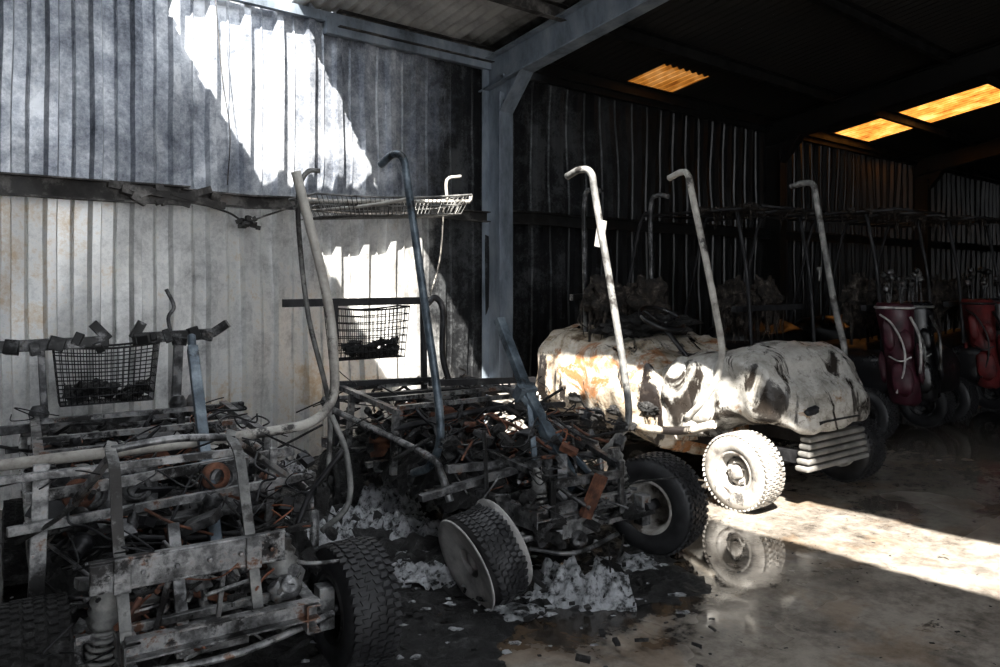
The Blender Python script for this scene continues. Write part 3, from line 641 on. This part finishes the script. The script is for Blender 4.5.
# ================================================================== background carts
def dark_cart(O,ux,uy,body,seed,canopy=True,bags=(),rev=False):
    e=frame('golf_cart',O,ux,uy)
    if rev: e.rotation_euler[2]+=math.pi
    T=Part(); T.loft(lerp_secs([(-.55,.5,.4,.9),(-.3,.55,.42,1.0),(.0,.54,.45,1.0),(.25,.46,.42,.8),(.35,.3,.45,.65)],5),.04,2.2,seed)
    T.loft(lerp_secs([(-2.1,.5,.42,.8),(-2.0,.58,.4,.86),(-1.4,.6,.4,.88),(-1.1,.55,.32,.8),(-1.0,.5,.3,.6)],5),.05,2.2,seed+3)
    T.box(L(0,-.8,.33),(1.1,.7,.06)); T.make('body',body,e)
    for nm,u,v in (('front_left',-.58,0),('front_right',.58,0),('rear_left',-.58,-1.75),('rear_right',.58,-1.75)):
        wheel(e,L(u,v,.245),(u,0,0),.245,.2,RUBBER,STEEL,'wheel_'+nm)
    T=Part()
    for s in(-1,1):
        T.tube([L(.5*s,-.3,.9),L(.5*s,-.45,1.5),L(.5*s,-.6,2.05),L(.5*s,-.75,2.1)],.018,8); T.tube([L(.5*s,-1.85,.8),L(.5*s,-1.8,1.5),L(.5*s,-1.7,2.05)],.018,8)
    for uu in (-.5,0,.5): T.tube([L(uu,-.6,2.08),L(uu,-1.95,2.08)],.014,6)
    for vv in (-.6,-1.3,-1.95): T.tube([L(-.5,vv,2.09),L(.5,vv,2.09)],.014,6)
    T.beam(L(-.55,-1.7,1.2),L(.55,-1.7,1.2),.05,.05); T.make('roof_frame',DARK,e)
    if canopy:
        T=Part()
        random.seed(seed)
        for i in range(30):
            p=L(R(-.55,.55),R(-1.95,-1.2),2.09); T.blob(p,(R(.04,.12),R(.03,.1),R(.01,.03)),.5,3,i,10,8)
            if i%2: T.tube([p,p+Vector((R(-.04,.04),R(-.04,.04),-R(.05,.2)))],[.012,.003],5)
        T.make('burnt_canopy_remains',SEAT,e)
    melted_seat(e,-.25,-1.5,1.25,.19,.2,seed+1,'seat_back_left'); melted_seat(e,.27,-1.5,1.25,.19,.2,seed+2,'seat_back_right')
    for k,(u,m1,m2) in enumerate(bags):
        c0=L(u,-2.05,.38); fw=Vector((.9,.415,0)); sd=Vector((-.415,.9,0)); lean=Vector((.0,-.12,1)).normalized()
        def bp(f,s_,h): return c0+lean*h+fw*f+sd*s_
        # tapered soft bag shell
        T=Part(); secs=[]
        for h,rf,rs in ((0,.09,.10),(.03,.12,.13),(.2,.125,.14),(.45,.11,.125),(.62,.12,.135),(.8,.14,.155),(.86,.135,.15),(.88,.12,.13)):
            secs.append([bp(rf*math.cos(2*math.pi*i/24),rs*math.sin(2*math.pi*i/24),h) for i in range(24)])
        T.loft(secs,.015,6,k); T.make('golf_bag_shell_%d'%k,m1,e)
        T=Part()  # pockets
        for f,s_,h,a,b_,cz in ((.12,.0,.22,.05,.09,.15),(.11,.06,.55,.035,.05,.10),(.1,-.07,.6,.035,.045,.14),(.02,.15,.35,.08,.03,.18),(.0,-.15,.3,.08,.03,.14)):
            secs=[]
            for q in range(7):
                y=-1+q/3; sc=math.sqrt(max(.05,1-abs(y)**3.5))
                secs.append([bp(f+a*sc*math.copysign(abs(math.cos(w))**.6,math.cos(w)),s_+b_*sc*math.copysign(abs(math.sin(w))**.6,math.sin(w)),h+cz*y) for w in [2*math.pi*i/16 for i in range(16)]])
            T.loft(secs,.006,8,k)
        T.make('golf_bag_pockets_%d'%k,m1 if k%2==0 else BLACKB,e)
        T=Part()  # piping, collar, strap
        T.tube([bp(.14,-.12,.78),bp(.17,-.03,.7),bp(.18,.04,.5),bp(.17,.02,.3),bp(.15,-.06,.1)],.009,6)
        T.tube([bp(.16,.09,.42),bp(.18,.0,.38),bp(.16,-.09,.42)],.007,6)
        T.tube([bp(.10,.12,.76),bp(.2,.17,.6),bp(.18,.16,.4),bp(.1,.14,.28)],.012,6)
        T.tube([bp(.142*math.cos(w),.157*math.sin(w),.84) for w in [2*math.pi*i/20 for i in range(21)]],.012,6)
        T.make('golf_bag_trim_%d'%k,m2,e)
        T=Part()
        for i in range(8):
            a=R(0,6.28); p=bp(.06*math.cos(a),.07*math.sin(a),.7); q=p+Vector((R(-.05,.05),R(-.05,.05),R(.3,.48))); T.tube([p,q],.006,5); T.blob(q,(.04,.028,.028),.2,2,i,12,8)
        T.make('golf_clubs_%d'%k,STEEL,e)
    return e
def rev_cart(Orear,ux,uy,body,seed,bags):
    nx,ny=uy,-ux
    return dark_cart((Orear[0]-1.75*nx,Orear[1]-1.75*ny),ux,uy,body,seed,True,bags,rev=True)
rev_cart((2.5,7.3),.78,.62,BLACKB,51,())
rev_cart((3.75,7.55),.78,.62,BLACKB,71,((.5,MAROON,WHITEC),(.12,BLACKB,GREYTUBE)))
rev_cart((5.05,8.55),.78,.62,BLACKB,91,((.42,REDC,BLACKB),(.0,BLACKB,REDC)))
# ------------------------------------------------------------------ debris on floor
DEB=bpy.data.objects.new('fire_debris',None); S.collection.objects.link(DEB)
def heap(name,X0,X1,Y0,Y1,hmax,mat,seed,step=.03,sh=1.0,fq=6,rag=.5,z0=0):
    P=Part();vs=[];fs=[];nx=int((X1-X0)/step);ny=int((Y1-Y0)/step)
    for i in range(nx+1):
        for j in range(ny+1):
            a=i/nx;b_=j/ny;x=X0+(X1-X0)*a;y=Y0+(Y1-Y0)*b_
            m=1-((2*a-1)**2+(2*b_-1)**2)*sh
            m+=rag*noise.noise(Vector((x*2.2,y*2.2,seed)))
            if rag>.6: m+=.5*noise.fractal(Vector((x*9,y*9,seed)),1,2,3)
            h=(hmax+z0)*max(0,min(1,m*1.4))*(.55+.6*noise.fractal(Vector((x*fq,y*fq,seed)),1,2,5))-.006+(z0*.6 if m>.15 else 0)
            if (x*-.664+(y-8)*.748)>-.15: h=-.006
            vs.append((x,y,max(-.006,h)))
    for i in range(nx):
        for j in range(ny):
            k=i*(ny+1)+j; q=(k,k+ny+1,k+ny+2,k+1)
            if max(vs[z][2] for z in q)>-.004: fs.append(q)
    P.add(vs,fs,True); return P.make(name,mat,DEB)
heap('char_heap_large',-2.9,.9,3.5,7.0,.13,CHAR,1,.025,1,9)
heap('char_heap_front',-2.0,.1,2.4,4.4,.06,CHAR,2,.025,1,10)
heap('char_heap_side',-.15,1.05,3.4,4.9,.05,CHAR,4,.02,1.1,10,.9)
for k,(x,y,w,h,z0) in enumerate(((.36,3.76,.5,.13,.02),(-.62,5.0,.6,.08,.09),(-.48,4.5,.5,.06,.07),(-.95,4.3,.42,.06,.07),(-.3,5.2,.5,.08,.09),(-.72,3.85,.3,.04,.02),(-1.3,4.6,.35,.05,.08),(-1.5,5.6,.4,.08,.09),(-.35,3.95,.4,.05,.03),(.7,4.12,.3,.04,.02),(-.8,4.65,.4,.05,.08),(-.2,4.5,.4,.06,.06),(.05,3.55,.3,.03,.0))):
    heap('ash_pile_%d'%k,x-w/2,x+w/2,y-w*.4,y+w*.4,h,ASH,20+k,.011,1.0,16,.9,z0)
random.seed(5)
P=Part()
for i in range(900):
    x=random.gauss(-.45,.8);y=random.gauss(4.3,.7)
    if y<2.6 or x>.95: continue
    s_=R(.006,.026); P.box((x,y,s_*.3+.03),(s_*R(.6,3.5),s_,s_*R(.2,.7)),R(0,3),R(-.4,.4),R(-.4,.4))
P.make('charred_rubble',CHAR,DEB)
P=Part()
for i in range(520):
    x=random.gauss(-.3,.6);y=random.gauss(4.3,.6)
    if y<3 or x>1: continue
    s_=R(.004,.018); P.blob((x,y,.05),(s_*R(.8,2.4),s_,s_*.35),.5,2,i,7,5)
P.make('ash_flakes',ASH,DEB)
P=Part()
for i in range(90):
    x=R(-.4,3);y=R(2.6,4.6)
    s_=R(.003,.009); P.box((x,y,s_*.2),(s_*R(.6,3),s_,s_*.4),R(0,3))
P.beam((1.16,2.85,.01),(1.32,2.87,.01),.012,.012); P.beam((1.16,2.85,.01),(1.18,2.78,.01),.012,.012)
P.make('floor_litter',CHAR,DEB)
# ------------------------------------------------------------------ light, world, camera
sun=bpy.data.lights.new('sun','SUN'); sun.energy=30; sun.angle=.009; sun.color=(1,.955,.88)
so_=bpy.data.objects.new('sun',sun); S.collection.objects.link(so_)
so_.rotation_euler=Vector((.066,.861,-1)).to_track_quat('-Z','Y').to_euler(); so_.location=(0,-10,12)
w=bpy.data.worlds.new('sky'); S.world=w; w.use_nodes=True; bg=w.node_tree.nodes['Background']
bg.inputs[0].default_value=(.89,.94,1,1); bg.inputs[1].default_value=4.3
cam=bpy.data.cameras.new('camera'); co=bpy.data.objects.new('camera',cam); S.collection.objects.link(co)
co.location=(0,0,1.5); co.rotation_euler=(math.pi/2,0,0); cam.lens=28.8; cam.sensor_width=36; cam.shift_y=-.0585; cam.clip_start=.05
S.camera=co
S.view_settings.view_transform='Standard'
